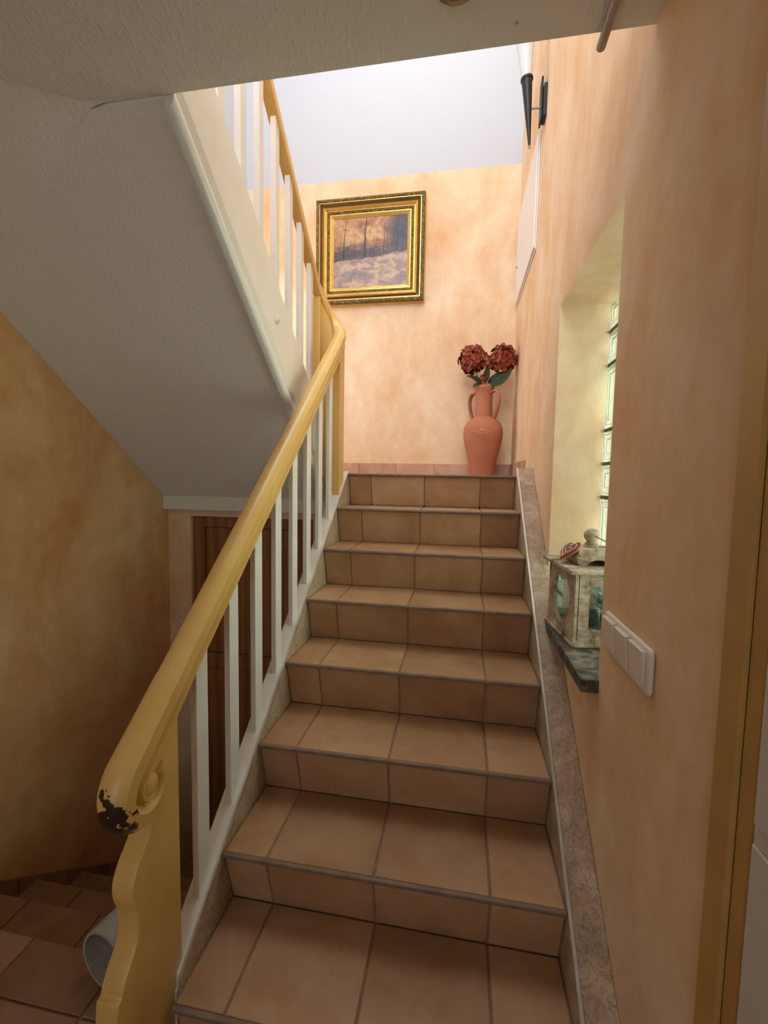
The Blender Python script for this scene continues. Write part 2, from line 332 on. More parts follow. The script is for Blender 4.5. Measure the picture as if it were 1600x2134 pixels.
def canvas():
    """a generic winter wood at dusk: warm sky, dark trunks, violet snow"""
    m, nt, b = new_mat('painted_canvas', 0.45); v = coords(nt); x, y, z = sep(nt, v)   # object origin = lower left corner, 0.58 x 0.515 m
    u = math_n(nt, 'DIVIDE', x, 0.585); w = math_n(nt, 'DIVIDE', z, 0.52)
    n1 = noise(nt, v, 7, 6, 0.6, 0.6); n2 = noise(nt, coords(nt, scale=(1, 1, 2.2)), 14, 6, 0.65, 0.8); n3 = noise(nt, v, 3.2, 3)
    sky = ramp(nt, n1, [(0.3, (0.14, 0.065, 0.05)), (0.45, (0.38, 0.165, 0.085)), (0.6, (0.58, 0.34, 0.14)), (0.75, (0.22, 0.125, 0.11))])
    dk = math_n(nt, 'MULTIPLY', math_n(nt, 'SUBTRACT', math_n(nt, 'ADD', u, math_n(nt, 'MULTIPLY', math_n(nt, 'SUBTRACT', n3, 0.5), 0.5)), 0.62), 7, clamp=True)
    col = mix(nt, dk, sky, ramp(nt, n2, [(0.3, (0.028, 0.028, 0.042)), (0.7, (0.075, 0.072, 0.095))]))
    fz = math_n(nt, 'MULTIPLY', math_n(nt, 'SUBTRACT', 0.70, math_n(nt, 'ADD', w, math_n(nt, 'MULTIPLY', math_n(nt, 'SUBTRACT', n2, 0.5), 0.35))), 6, clamp=True)
    col = mix(nt, fz, col, ramp(nt, n2, [(0.3, (0.035, 0.03, 0.04)), (0.7, (0.13, 0.095, 0.10))]))
    for cx, wd, base, lean in ((0.13, 0.016, 0.46, 0.03), (0.31, 0.009, 0.44, -0.02), (0.42, 0.02, 0.40, 0.02), (0.50, 0.007, 0.45, 0.0), (0.66, 0.011, 0.42, 0.03), (0.73, 0.008, 0.43, -0.02), (0.85, 0.014, 0.47, 0.01), (0.95, 0.009, 0.48, -0.02)):
        dx = math_n(nt, 'ABSOLUTE', math_n(nt, 'SUBTRACT', math_n(nt, 'ADD', u, math_n(nt, 'MULTIPLY', math_n(nt, 'SUBTRACT', n3, 0.5), 0.10)), math_n(nt, 'ADD', math_n(nt, 'MULTIPLY', w, lean), cx)))
        tw = math_n(nt, 'MULTIPLY', math_n(nt, 'SUBTRACT', 1.35, w), wd)
        f = math_n(nt, 'MULTIPLY', math_n(nt, 'SUBTRACT', tw, dx), 160, clamp=True)
        f = math_n(nt, 'MULTIPLY', f, math_n(nt, 'MULTIPLY', math_n(nt, 'SUBTRACT', w, base-0.05), 40, clamp=True))
        col = mix(nt, f, col, (0.030, 0.022, 0.026))
    vb = nt.nodes.new('ShaderNodeTexVoronoi'); vb.feature = 'DISTANCE_TO_EDGE'; vb.inputs['Scale'].default_value = 15; nt.links.new(coords(nt, scale=(1.5, 1, 0.8)), vb.inputs['Vector'])
    tw = math_n(nt, 'MULTIPLY', math_n(nt, 'SUBTRACT', 0.03, vb.outputs['Distance']), 40, clamp=True)
    tw = math_n(nt, 'MULTIPLY', tw, math_n(nt, 'MULTIPLY', math_n(nt, 'SUBTRACT', w, 0.62), 6, clamp=True))
    col = mix(nt, math_n(nt, 'MULTIPLY', tw, 0.6), col, (0.06, 0.04, 0.045))
    snow = ramp(nt, noise(nt, coords(nt, scale=(1, 1, 1.7)), 10, 5, 0.6, 0.5), [(0.3, (0.15, 0.145, 0.19)), (0.48, (0.30, 0.21, 0.20)), (0.62, (0.52, 0.37, 0.24)), (0.75, (0.27, 0.24, 0.28))])
    fs = math_n(nt, 'MULTIPLY', math_n(nt, 'SUBTRACT', math_n(nt, 'ADD', 0.40, math_n(nt, 'MULTIPLY', math_n(nt, 'SUBTRACT', n1, 0.5), 0.16)), math_n(nt, 'SUBTRACT', w, math_n(nt, 'MULTIPLY', u, 0.10))), 45, clamp=True)
    col = mix(nt, fs, col, snow)
    nt.links.new(col, b.inputs['Base Color']); return m
M['canvas'] = canvas()

# ------------------------------------------------------------------ measured layout
H = 0.18; G = 0.226644; Wd = 0.916860; OV = 0.0586; SL = H/G
XR = 1.0; XL = -1.155; YF = 2.9; ZL = 8*H; ZC = 2.37; YC = 0.465; ZU = 2.70
YB = -2.8; ZT = 6.0

# ------------------------------------------------------------------ the shell
bm = BM(); wall_holes(bm, 'x', XR, XR+0.30, [YB-0.2, 0.60, 1.31, YF+0.2], [-1.0, 0.86, 2.118, ZT], {(1, 1)})
tag(add('wall_right', bm, M['peach']), 'sponged peach plaster wall with deep window recess right of the stairs', 'wall', kind='structure')
tag(box('wall_back', (XL-0.2, YF, -1.0), (XR, YF+0.2, ZT), M['peach2']), 'peach plaster wall with white upper part behind the landing', 'wall', kind='structure')
bm = BM(); wall_holes(bm, 'x', XL-0.2, XL, [YB-0.2, 2.0, 2.76, YF], [-1.0, 1.68, 2.92, ZT], {(1, 1)})  # opening added for the landing fill light, hidden by the upper flight
tag(add('wall_left', bm, M['ochre']), 'ochre blotched plaster wall beside the cellar steps', 'wall', kind='structure')
bm = BM(); wall_holes(bm, 'y', 1.85, 2.0, [XL, -1.003, -0.215, -0.06], [-1.0, 1.165, 1.25], {(1, 0)})
tag(add('wall_cellar', bm, M['peach']), 'short peach wall around the pine door below the landing', 'wall', kind='structure')
bm = BM(); wall_holes(bm, 'y', YB-0.2, YB, [XL, -0.55, 0.75, XR], [-1.0, 0.55, 2.1, ZT], {(1, 1)})  # opening added so the hall fill light can enter
tag(add('wall_entrance', bm, M['peach2']), 'plaster wall with an added fill light opening behind the viewer', 'wall', kind='structure')
bm = BM(); wall_holes(bm, 'y', -1.2, -1.05, [XL, -0.55, 0.75, XR], [ZU, 3.36, 5.84, ZT], {(1, 1)})
tag(add('wall_upper_front', bm, M['peach2']), 'upper storey wall with a tall window above the hall', 'wall', kind='structure')
bm = BM(); wall_holes(bm, 'z', ZT, ZT+0.2, [XL-0.2, -0.45, 0.75, XR+0.3], [YB-0.2, 0.95, 2.35, YF+0.2], {(1, 1)})
tag(add('ceiling_upper', bm, M['chip']), 'white roof slab with skylight above the stairwell', 'ceiling', kind='structure')
tag(box('ceiling', (XL, YB, ZC), (XR, YC, ZU), M['chip']), 'grey white woodchip ceiling above the hall with straight stairwell edge', 'ceiling', kind='structure')
# small stain on the ceiling
tag(box('floor', (XL, YB, -0.25), (XR, 0.44, -0.006), M['grout']), 'brown tiled hall floor at the foot of the stairs', 'floor', kind='structure')
tag(box('floor_foundation', (XL-0.2, 0.2, -1.25), (XR+0.3, YF+0.2, -1.001), M['grout']), 'ground slab under the stairs', 'floor', kind='structure')
fl = bpy.data.objects['floor']
mesh_cache = {}
def tile_at(parent, name, x0, x1, y0, y1, z, t, mat, j=0.003):
    k = (name, round(x1-x0, 4), round(y1-y0, 4), round(t, 4), mat.name)
    if k not in mesh_cache:
        bm = BM(); quadbox(bm, (0, 0, -t), (x1-x0-2*j, y1-y0-2*j, 0)); bevel(bm, 0.002)
        me = bpy.data.meshes.new(name); bm.to_mesh(me); bm.free(); me.materials.append(mat); mesh_cache[k] = me
    return place(name, mesh_cache[k], parent, (x0+j, y0+j, z))
def cuts(a, b, start, step):
    c = [a]; x = start
    while x > a: x -= step
    while x < b:
        if x > a+0.02 and x < b-0.02: c.append(x)
        x += step
    return c+[b]
xs = cuts(XL, -0.06, -0.61, 0.302); ys = cuts(YB, 0.44, 0.29, 0.302)
for i in range(len(xs)-1):
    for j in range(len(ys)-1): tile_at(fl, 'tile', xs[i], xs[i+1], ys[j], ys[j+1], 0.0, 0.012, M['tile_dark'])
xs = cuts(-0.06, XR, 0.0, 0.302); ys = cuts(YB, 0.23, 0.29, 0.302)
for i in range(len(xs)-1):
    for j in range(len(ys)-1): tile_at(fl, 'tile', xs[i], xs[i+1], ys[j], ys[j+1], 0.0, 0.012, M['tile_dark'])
lf = tag(box('floor_landing', (XL, 1.872, 1.245), (XR, YF, ZL-0.006), M['grout']), 'tiled landing floor at the top of the lower stairs', 'floor', kind='structure')
xs = cuts(XL, XR, 0.128, 0.3025); ys = cuts(2.10, YF, 2.10, 0.302)
for i in range(len(xs)-1):
    for j in range(len(ys)-1): tile_at(lf, 'tile', xs[i], xs[i+1], ys[j], ys[j+1], ZL, 0.010, M['tile'])
# skirting on the landing
bb = thing('baseboard_back', 'rose brown skirting tiles along the landing back wall', 'baseboard', (0, YF, ZL), kind='structure')
xs = [XL, -1.09, -0.788, -0.487, -0.185, 0.116, 0.421, 0.723, XR-0.012]
for a, b_ in zip(xs, xs[1:]): box('skirting_tile', (a+0.0015, YF-0.011, ZL), (b_-0.0015, YF, ZL+0.098), M['skirt'], bb, 0.002, loc=(a, YF, ZL))
bb = thing('baseboard_right', 'short rose brown skirting tiles on the right wall of the landing', 'baseboard', (XR, 2.5, ZL), kind='structure')
for a, b_ in ((2.10, 2.40), (2.40, 2.70), (2.70, YF-0.011)): box('skirting_tile', (XR-0.011, a+0.0015, ZL), (XR, b_-0.0015, ZL+0.098), M['skirt'], bb, 0.002, loc=(XR, a, ZL))
tag(box('trim_1', (XL, 1.80, 1.205), (-0.06, 1.85, 1.288), M['offwhite'], bev=0.003), 'white painted board above the pine door under the slope', 'trim', kind='structure')
bb = thing('baseboard_left', 'dark brown skirting tiles along the left wall and cellar steps', 'baseboard', (XL, 0, 0), kind='structure')
bev_ = 0.002
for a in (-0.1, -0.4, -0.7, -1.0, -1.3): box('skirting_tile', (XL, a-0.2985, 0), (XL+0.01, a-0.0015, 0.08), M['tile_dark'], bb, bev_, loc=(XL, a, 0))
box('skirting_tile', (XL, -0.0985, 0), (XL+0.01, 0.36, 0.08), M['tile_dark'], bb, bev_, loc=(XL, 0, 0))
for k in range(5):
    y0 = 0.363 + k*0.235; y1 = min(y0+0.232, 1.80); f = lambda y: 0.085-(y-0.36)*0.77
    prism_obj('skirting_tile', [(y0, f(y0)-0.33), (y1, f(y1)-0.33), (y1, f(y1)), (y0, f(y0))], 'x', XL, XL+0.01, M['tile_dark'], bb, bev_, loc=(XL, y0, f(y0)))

# ------------------------------------------------------------------ lower staircase
st = thing('staircase', 'terracotta tiled straight staircase rising to the landing', 'staircase', (0.46, G, 0))
JX = [0.002, 0.128, 0.4295, 0.733, Wd-0.002]
tread_me, riser_me, core_me = {}, {}, None
def tread_mesh(i, yd):
    bm = BM(); quadbox(bm, (0.003, 0, -0.010), (JX[i+1]-JX[i]-0.003, yd, 0)); bevel(bm, 0.0018)
    me = bpy.data.meshes.new('tread_tile'); bm.to_mesh(me); bm.free(); me.materials.append(M['tile']); return me
for i in range(4):
    tread_me[i] = tread_mesh(i, G+OV-0.016)
    bm = BM(); prism(bm, [(0.012, -0.0145), (0.020, -0.0145), (OV+0.008, -H+0.001), (OV, -H+0.001)], 'x', 0.003, JX[i+1]-JX[i]-0.003); bevel(bm, 0.0015)
    me = bpy.data.meshes.new('riser_tile'); bm.to_mesh(me); bm.free(); me.materials.append(M['tile']); riser_me[i] = me
bm = BM(); quadbox(bm, (0.002, 0, -0.0115), (Wd-0.002, 0.0125, 0.0005)); bevel(bm, 0.002)
strip_me = bpy.data.meshes.new('nosing_strip'); bm.to_mesh(bm and strip_me); bm.free(); strip_me.materials.append(M['edge'])
for k in range(1, 9):
    y, z = k*G, k*H
    yb = (k+1)*G+OV+0.03 if k < 8 else 1.872
    sp = prism_obj('step', [(y+0.013, z-0.004), (y+0.016, z-0.014), (y+OV+0.004, z-H-0.005), (yb, z-H-0.005), (yb, z-0.004)], 'x', 0.001, Wd-0.001, M['grout'], st, loc=(0, y, z))
    place('nosing_strip', strip_me, sp, (0, y, z))
    for i in range(4):
        if k < 8: place('tread_tile', tread_me[i], sp, (JX[i], y+0.0135, z))
        else: tile_at(sp, 'tread_tile', JX[i], JX[i+1], y+0.0105, 2.10, z, 0.010, M['tile'])
        place('riser_tile', riser_me[i], sp, (JX[i], y, z))
# left cheek: stone cladding, white cap, metal strip
ck = prism_obj('cheek', [(0.262, -0.005), (0.262, SL*0.262-0.03), (1.872, SL*1.872-0.03-0.035), (1.872, -0.9), (0.455, -0.9), (0.455, -0.255), (0.445, -0.005)], 'x', -0.056, -0.007, M['offwhite'], st)
y0, y1 = 0.268, 1.832
ln = lambda y: SL*y
prism_obj('cap', [(y0, ln(y0)-0.034), (y1, ln(y1)-0.034), (y1, ln(y1)), (y0, ln(y0))], 'x', -0.058, -0.004, M['offwhite'], ck, 0.003)
prism_obj('edge_strip', [(y0, ln(y0)-0.012), (y1, ln(y1)-0.012), (y1, ln(y1)+0.002), (y0, ln(y0)+0.002)], 'x', -0.004, 0.0005, M['strip'], ck)
for k in range(1, 8):
    a, b_ = k*G+0.012, (k+1)*G+0.012
    if k == 1: a = 0.268
    prism_obj('stone_cladding', [(a, k*H-0.02), ((k+1)*G+OV, k*H-0.02), ((k+1)*G+OV-0.002, k*H+0.03), (b_, ln(b_)-0.012), (a, ln(a)-0.012)], 'x', -0.007, 0.0, M['stone_light'], ck)
# right cheek
ck = prism_obj('cheek', [(0.03, -0.0), (0.12, 0.07), (1.80, 1.43), (1.80, 0.3), (0.5, -0.0)], 'x', Wd+0.009, XR-0.001, M['stone'], st)
rl = lambda y: 0.356+(y-0.453)*0.8225
y0, y1 = 0.055, 1.822
prism_obj('stone_cap', [(y0, rl(y0)-0.03), (y1, rl(y1)-0.05), (y1, rl(y1)), (y0, rl(y0))], 'x', Wd+0.008, XR, M['stone'], ck, 0.003)
prism_obj('edge_strip', [(y0, rl(y0)-0.014), (y1, rl(y1)-0.014), (y1, rl(y1)+0.002), (y0, rl(y0)+0.002)], 'x', Wd, Wd+0.008, M['strip'], ck)
for k in range(0, 8):
    a, b_ = k*G+0.012, (k+1)*G+0.012
    if k == 0: a = 0.06
    prism_obj('stone_cladding', [(a, max(k*H-0.02, 0.0)), ((k+1)*G+OV, max(k*H-0.02, 0.0)), ((k+1)*G+OV-0.002, k*H+0.03), (b_, rl(b_)-0.014), (a, rl(a)-0.014)], 'x', Wd, Wd+0.008, M['stone_light'], ck)

# ------------------------------------------------------------------ upper staircase with its soffit and stringer
us = thing('staircase', 'upper stair flight seen from below with white stringer board', 'staircase', (-0.65, 1.81, ZL))
XS = -0.14
so = lambda y: 2.735-0.8*y
bm = BM(); prism(bm, [(1.868, so(1.868)), (YC+0.001, so(YC+0.001)), (YC+0.001, so(YC)+0.12), (1.868, so(1.868)+0.12)], 'x', XL+0.001, XS)
add('soffit', bm, M['chip'], us)
for k in range(1, 8):
    yr = 1.81-(k-1)*0.2242; z = ZL+k*H; yb = yr-0.2242-0.02 if k < 7 else YC+0.001
    if k < 7: prism_obj('step', [(yr, z-H), (yr, z), (yb, z), (yb, so(yb)+0.11), (yr, so(yr)+0.11)], 'x', XL+0.001, XS-0.05, M['grout'], us)
box_ = None
sb = prism_obj('stringer', [(1.866, so(1.866)+0.121), (YC+0.001, so(YC+0.001)+0.121), (YC+0.001, 3.142-0.8*YC), (1.74, 3.142-0.8*1.74), (1.866, 3.142-0.8*1.866)], 'x', XS-0.05, XS, M['white'], us, 0.002)
prism_obj('stringer_board', [(1.866, so(1.866)+0.001), (YC+0.001, so(YC)+0.001), (YC+0.001, so(YC)+0.1215), (1.866, so(1.866)+0.1215)], 'x', XS+0.0002, XS+0.0012, M['white'], sb)
def slope_bar(bm, sec, ya, yb):
    A = [bm.verts.new((XS+x, ya, so(ya)+v)) for x, v in sec]; B = [bm.verts.new((XS+x, yb, so(yb)+v)) for x, v in sec]
    bm.faces.new(A); bm.faces.new(B[::-1])
    for i in range(len(sec)): bm.faces.new((A[i], B[i], B[(i+1) % len(sec)], A[(i+1) % len(sec)]))
bm = BM(); slope_bar(bm, [(-0.004, -0.016), (0.014, -0.016), (0.022, -0.008), (0.025, 0.006), (0.023, 0.024), (0.016, 0.035), (0.006, 0.040), (0.0005, 0.040)], 1.84, YC+0.002); add('moulding', bm, M['white'], sb, smooth=True)
bm = BM(); slope_bar(bm, [(0.0013, 0.041), (0.003, 0.041), (0.017, 0.090), (0.017, 0.098), (0.0013, 0.098)], 1.84, YC+0.002); add('fillet', bm, M['white'], sb)
bm = BM(); nx, na = 16, 10; th = math.atan(0.8); gr = []
for i in range(nx+1):
    x = XL+0.001+(XS-0.16-XL-0.001)*i/nx; q = min(1.0, max(0.0, (XS-0.16-x)/0.40)); q = q*q*(3-2*q); ra = 0.003+0.55*q; T = ra*math.tan(th/2); row = []
    yc = (2.735-ZC)/0.8
    for k in range(na+1):
        a = th*k/na; row.append(bm.verts.new((x, yc-T+ra*math.sin(a), ZC-0.0012-ra*(1-math.cos(a)))))
    gr.append(row)
for i in range(nx):
    for k in range(na): bm.faces.new((gr[i][k], gr[i+1][k], gr[i+1][k+1], gr[i][k+1]))
add('soffit_cove', bm, M['chip'], bpy.data.objects['ceiling'], smooth=True)
bm = BM(); lathe(bm, [(0.018, 0), (0.018, 0.006), (0.015, 0.009), (0.010, 0.010), (0.009, 0.017), (0.001, 0.018)], (0, 0, 0), 6)
bm.transform(Matrix.Translation((XS, 1.154, 2.057)) @ Matrix.Rotation(R(90), 4, 'Y')); add('bolt', bm, M['white'], sb)

# ------------------------------------------------------------------ railing
rg = thing('stair_railing', 'mustard yellow handrail with scroll newel and white square balusters', 'railing', (-0.03, 0.2, 0))
RB = lambda y: 0.617+0.85*y          # underside of the lower rail
HP = [(0.019, 0.0), (0.0275, 0.010), (0.0275, 0.019), (0.015, 0.030), (0.023, 0.040), (0.032, 0.054), (0.031, 0.090), (0.018, 0.108), (0.0, 0.113),
      (-0.018, 0.108), (-0.031, 0.090), (-0.032, 0.054), (-0.023, 0.040), (-0.015, 0.030), (-0.0275, 0.019), (-0.0275, 0.010), (-0.019, 0.0)]
UP = [(0.022, 0.0), (0.0245, 0.006), (0.0245, 0.014), (0.0245, 0.022), (0.0245, 0.034), (0.0245, 0.041), (0.0235, 0.048), (0.014, 0.056), (0.0, 0.058),
      (-0.014, 0.056), (-0.0235, 0.048), (-0.0245, 0.041), (-0.0245, 0.034), (-0.0245, 0.022), (-0.0245, 0.014), (-0.0245, 0.006), (-0.022, 0.0)]
def lerp_prof(t): return [(a[0]*(1-t)+b_[0]*t, a[1]*(1-t)+b_[1]*t) for a, b_ in zip(HP, UP)]
UB = lambda y: 3.885-0.865*y         # underside of the upper rail
path, profs = [], []
XU = -0.165; XC = -0.029
for i in range(9):
    y = 0.262+(1.70-0.262)*i/8; path.append((XC, y, RB(y))); profs.append(HP)
zA = RB(1.70); zB = UB(1.71); n = 14
for i in range(1, n):
    t = i/n; a = math.pi*t
    s = t*t*(3-2*t)
    x = (XC+XU)/2 + (XC-XU)/2*math.cos(a); y = 1.705 + 0.105*math.sin(a)
    path.append((x, y, zA+0.02 + (zB-zA-0.02)*(0.35*t+0.65*s))); profs.append(lerp_prof(min(1, max(0, (t-0.15)*1.25))))
for i in range(7):
    y = 1.70-(1.70-0.50)*i/6; path.append((XU, y, UB(y))); profs.append(UP)
bm = BM(); sweep(bm, path, profs); hr = add('handrail', bm, M['mustard'], rg, smooth=True)
# scroll end of the rail
def sweep_yz(bm, frames):
    rings = []
    for (y, z, ny, nz, k, kx) in frames: rings.append([bm.verts.new((XC+u*kx, y+ny*(v*0.761-0.043)*k, z+nz*(v*0.761-0.043)*k)) for u, v in HP])
    m_ = len(HP)
    for a, b_ in zip(rings, rings[1:]):
        for q in range(m_): bm.faces.new((a[q], a[(q+1) % m_], b_[(q+1) % m_], b_[q]))
    bm.faces.new(rings[0][::-1]); bm.faces.new(rings[-1])
SCY, SCZ = 0.189, 0.750
sl_ = math.atan(0.85); fr_ = []
for i in range(5):
    t = i/4; y = 0.30+(0.150-0.30)*t; zc = RB(y)+0.0565; fr_.append((y, zc, -math.sin(sl_), math.cos(sl_), 1.02 if i else 1.035, 1.03+0.07*t))
for i in range(1, 27):
    t = i/26; th = R(90)+sl_+R(265)*t; ra = 0.0635*(1-0.50*t); k = 1.0-0.42*t
    cy = SCY+0.0*t; cz = SCZ+0.0*t
    fr_.append((cy+ra*math.cos(th), cz+ra*math.sin(th), math.cos(th), math.sin(th), k, 1.10-0.16*t))
bm = BM(); sweep_yz(bm, fr_[:5]+fr_[5:]); add('scroll', bm, M['mustard'], hr, smooth=True)
bm = BM(); seg = 24; rings = []
for r_, h_ in ((1.0, -0.020), (1.0, 0.018), (0.9, 0.024), (0.65, 0.0275), (0.3, 0.029), (0.02, 0.0295)):
    rings.append([bm.verts.new((XC+h_, SCY+0.026*r_*math.cos(t), SCZ+0.026*r_*math.sin(t))) for t in [2*math.pi*i/seg for i in range(seg)]])
for a, b_ in zip(rings, rings[1:]):
    for i in range(seg): bm.faces.new((a[i], a[(i+1) % seg], b_[(i+1) % seg], b_[i]))
bm.faces.new(rings[0]); bm.faces.new(rings[-1]); add('volute', bm, M['mustard'], hr, smooth=True)
# bottom newel: a shaped board
nw = [(0.292, 0.0), (0.292, RB(0.292)+0.03), (0.225, RB(0.225)), (0.19, 0.74), (0.196, 0.665), (0.190, 0.640), (0.176, 0.619), (0.154, 0.596), (0.140, 0.568), (0.136, 0.548), (0.141, 0.528), (0.147, 0.508), (0.151, 0.485), (0.152, 0.452),
      (0.141, 0.424), (0.122, 0.402), (0.108, 0.380), (0.101, 0.362), (0.090, 0.358), (0.086, 0.32), (0.086, 0.0)]
def catmull(P, n_=5):
    out = []
    for i in range(len(P)-1):
        p0, p1, p2, p3 = P[max(i-1, 0)], P[i], P[i+1], P[min(i+2, len(P)-1)]
        for k in range(n_):
            t = k/n_; out.append(tuple(0.5*((2*p1[c])+(-p0[c]+p2[c])*t+(2*p0[c]-5*p1[c]+4*p2[c]-p3[c])*t*t+(-p0[c]+3*p1[c]-3*p2[c]+p3[c])*t**3) for c in (0, 1)))
    return out+[P[-1]]
nw = nw[:4]+catmull([(0.196, 0.664), (0.192, 0.640), (0.176, 0.619), (0.153, 0.594), (0.138, 0.562), (0.139, 0.530), (0.149, 0.495), (0.151, 0.455), (0.140, 0.424), (0.121, 0.400), (0.107, 0.378), (0.101, 0.360)])+nw[-3:]
prism_obj('newel_post', nw[::-1], 'x', -0.062, -0.012, M['mustard'], rg, 0.004, seg=3)
# lower balusters
def bal(y, z0, z1, x0, x1, d): 
    k = ('bal', round(z1-z0, 3), d)
    bm = BM(); quadbox(bm, (x0, y, z0), (x1, y+d, z1)); bevel(bm, 0.0015); return add('baluster', bm, M['white'], rg, loc=(x0, y, z0))
for y in (0.379, 0.545, 0.708, 0.870, 1.033, 1.195, 1.356, 1.516):
    bm = BM(); d = 0.052
    prism(bm, [(y, SL*y-0.004), (y+d, SL*(y+d)-0.004), (y+d, RB(y+d)+0.012), (y, RB(y)+0.012)], 'x', -0.038, -0.020); bevel(bm, 0.0012)
    add('baluster', bm, M['white'], rg, loc=(-0.029, y, SL*y))
for y in (1.607, 1.468, 1.327, 1.177, 1.027, 0.883, 0.740, 0.597):
    bm = BM(); d = 0.038; zt = lambda q: 3.142-0.8*q-0.003
    prism(bm, [(y, zt(y)), (y+d, zt(y+d)), (y+d, UB(y+d)+0.006), (y, UB(y)+0.006)], 'x', -0.177, -0.153); bevel(bm, 0.0012)
    add('baluster', bm, M['white'], rg, loc=(XU, y, zt(y)))
# the panel under the turn of the rail
path, profs = [], []
def pp(zb, zt, w=0.018): return [(w, zb), (w, zt), (-w, zt), (-w, zb)]
def rail_z(t): s = t*t*(3-2*t); return zA+0.02+(zB-zA-0.02)*(0.35*t+0.65*s)
for y in (1.664, 1.70, 1.74): path.append((XC, y, 0)); profs.append(pp(ln(y)-0.02, RB(min(y, 1.70))+0.012))
for i in range(1, n):
    t = i/n; a = math.pi*t
    path.append(((XC+XU)/2+(XC-XU)/2*math.cos(a), 1.745+0.065*math.sin(a), 0)); profs.append(pp(1.36, rail_z(t)+0.010))
path.append((XU, 1.740, 0)); profs.append(pp(1.62, UB(1.74)+0.004, 0.022))
bm = BM(); sweep(bm, path, profs); add('turning_panel', bm, M['mustard'], rg, smooth=True)

# ------------------------------------------------------------------ cellar steps and pine door
cs = thing('staircase', 'dark brown tiled cellar steps going down to the pine door', 'staircase', (-0.6, 0.44, 0))
for k in range(1, 6):
    y = 0.44+(k-1)*0.2325; z = -k*0.18; yb = y+0.2325 if k < 5 else 1.848
    sp = box('step', (XL+0.001, y+(0.001 if k == 1 else 0), -1.0), (-0.058, yb, z-0.006), M['grout'], cs, loc=(XL, y, z))
    xs = cuts(XL+0.001, -0.058, -0.61, 0.302)
    for i in range(len(xs)-1):
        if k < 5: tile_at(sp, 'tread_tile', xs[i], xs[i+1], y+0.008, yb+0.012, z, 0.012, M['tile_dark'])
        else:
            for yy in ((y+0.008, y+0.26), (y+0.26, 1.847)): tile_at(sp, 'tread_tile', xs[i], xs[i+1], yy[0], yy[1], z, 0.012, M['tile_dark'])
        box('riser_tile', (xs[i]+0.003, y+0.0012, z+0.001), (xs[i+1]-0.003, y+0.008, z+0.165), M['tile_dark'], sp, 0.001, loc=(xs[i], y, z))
d1 = thing('door_1', 'brown varnished pine panel door below the landing', 'door', (-0.61, 1.87, -0.9), kind='structure')
x0, x1, z0, z1 = -1.001, -0.217, -0.898, 1.163
for a, b_ in ((x0, x0+0.075), (x1-0.085, x1)): box('stile', (a, 1.872, z0), (b_, 1.908, z1), M['pine'], d1, 0.003, loc=(a, 1.87, z0))
for a, b_ in ((z1-0.065, z1), (0.20, 0.30), (z0, z0+0.14)): box('rail', (x0+0.076, 1.873, a), (x1-0.086, 1.907, b_), M['pine'], d1, 0.003, loc=(x0, 1.87, a))
box('rail', ((x0+x1)/2-0.04, 1.873, 0.301), ((x0+x1)/2+0.04, 1.907, z1-0.066), M['pine'], d1, 0.003, loc=(-0.6, 1.87, 0.3))
for xa, xb in ((x0+0.0765, (x0+x1)/2-0.041), ((x0+x1)/2+0.041, x1-0.0865)): box('panel', (xa, 1.882, 0.301), (xb, 1.900, z1-0.066), M['pine'], d1, 0.006, loc=(xa, 1.88, 0.3))
box('panel', (x0+0.0765, 1.882, z0+0.141), (x1-0.0865, 1.900, 0.199), M['pine'], d1, 0.006, loc=(x0, 1.88, z0))

tag(box('wall_cellar_back', (XL, 1.911, -1.0), (-0.06, 2.05, 1.244), M['peach']), 'plain wall closing the cellar passage behind the pine door', 'wall', kind='structure')
# ------------------------------------------------------------------ right door
d2 = thing('door_2', 'white door in a mustard painted frame at the right edge', 'door', (XR, -0.4, 0), kind='structure')
fr = box('frame', (XR-0.010, 0.010, 0), (XR-0.001, 0.060, 2.06), M['frame_mustard_dim'], d2, 0.003)
box('frame', (XR-0.004, -0.022, 0), (XR-0.001, 0.0095, 2.06), M['frame_mustard_dim'], d2, 0.003)
box('frame', (XR-0.010, -0.90, 2.0), (XR-0.001, 0.0095, 2.06), M['frame_mustard_dim'], d2, 0.003)
box('frame', (XR-0.010, -0.90, 0), (XR-0.001, -0.84, 1.999), M['frame_mustard_dim'], d2, 0.003)
lf_ = box('leaf', (XR-0.005, -0.838, 0.008), (XR-0.001, -0.024, 1.998), M['doorwhite'], d2, 0.003)
for za, zb in ((0.10, 0.975), (1.0, 1.88)): box('panel', (XR-0.009, -0.74, za), (XR-0.005, -0.028, zb), M['doorwhite'], lf_, 0.002)

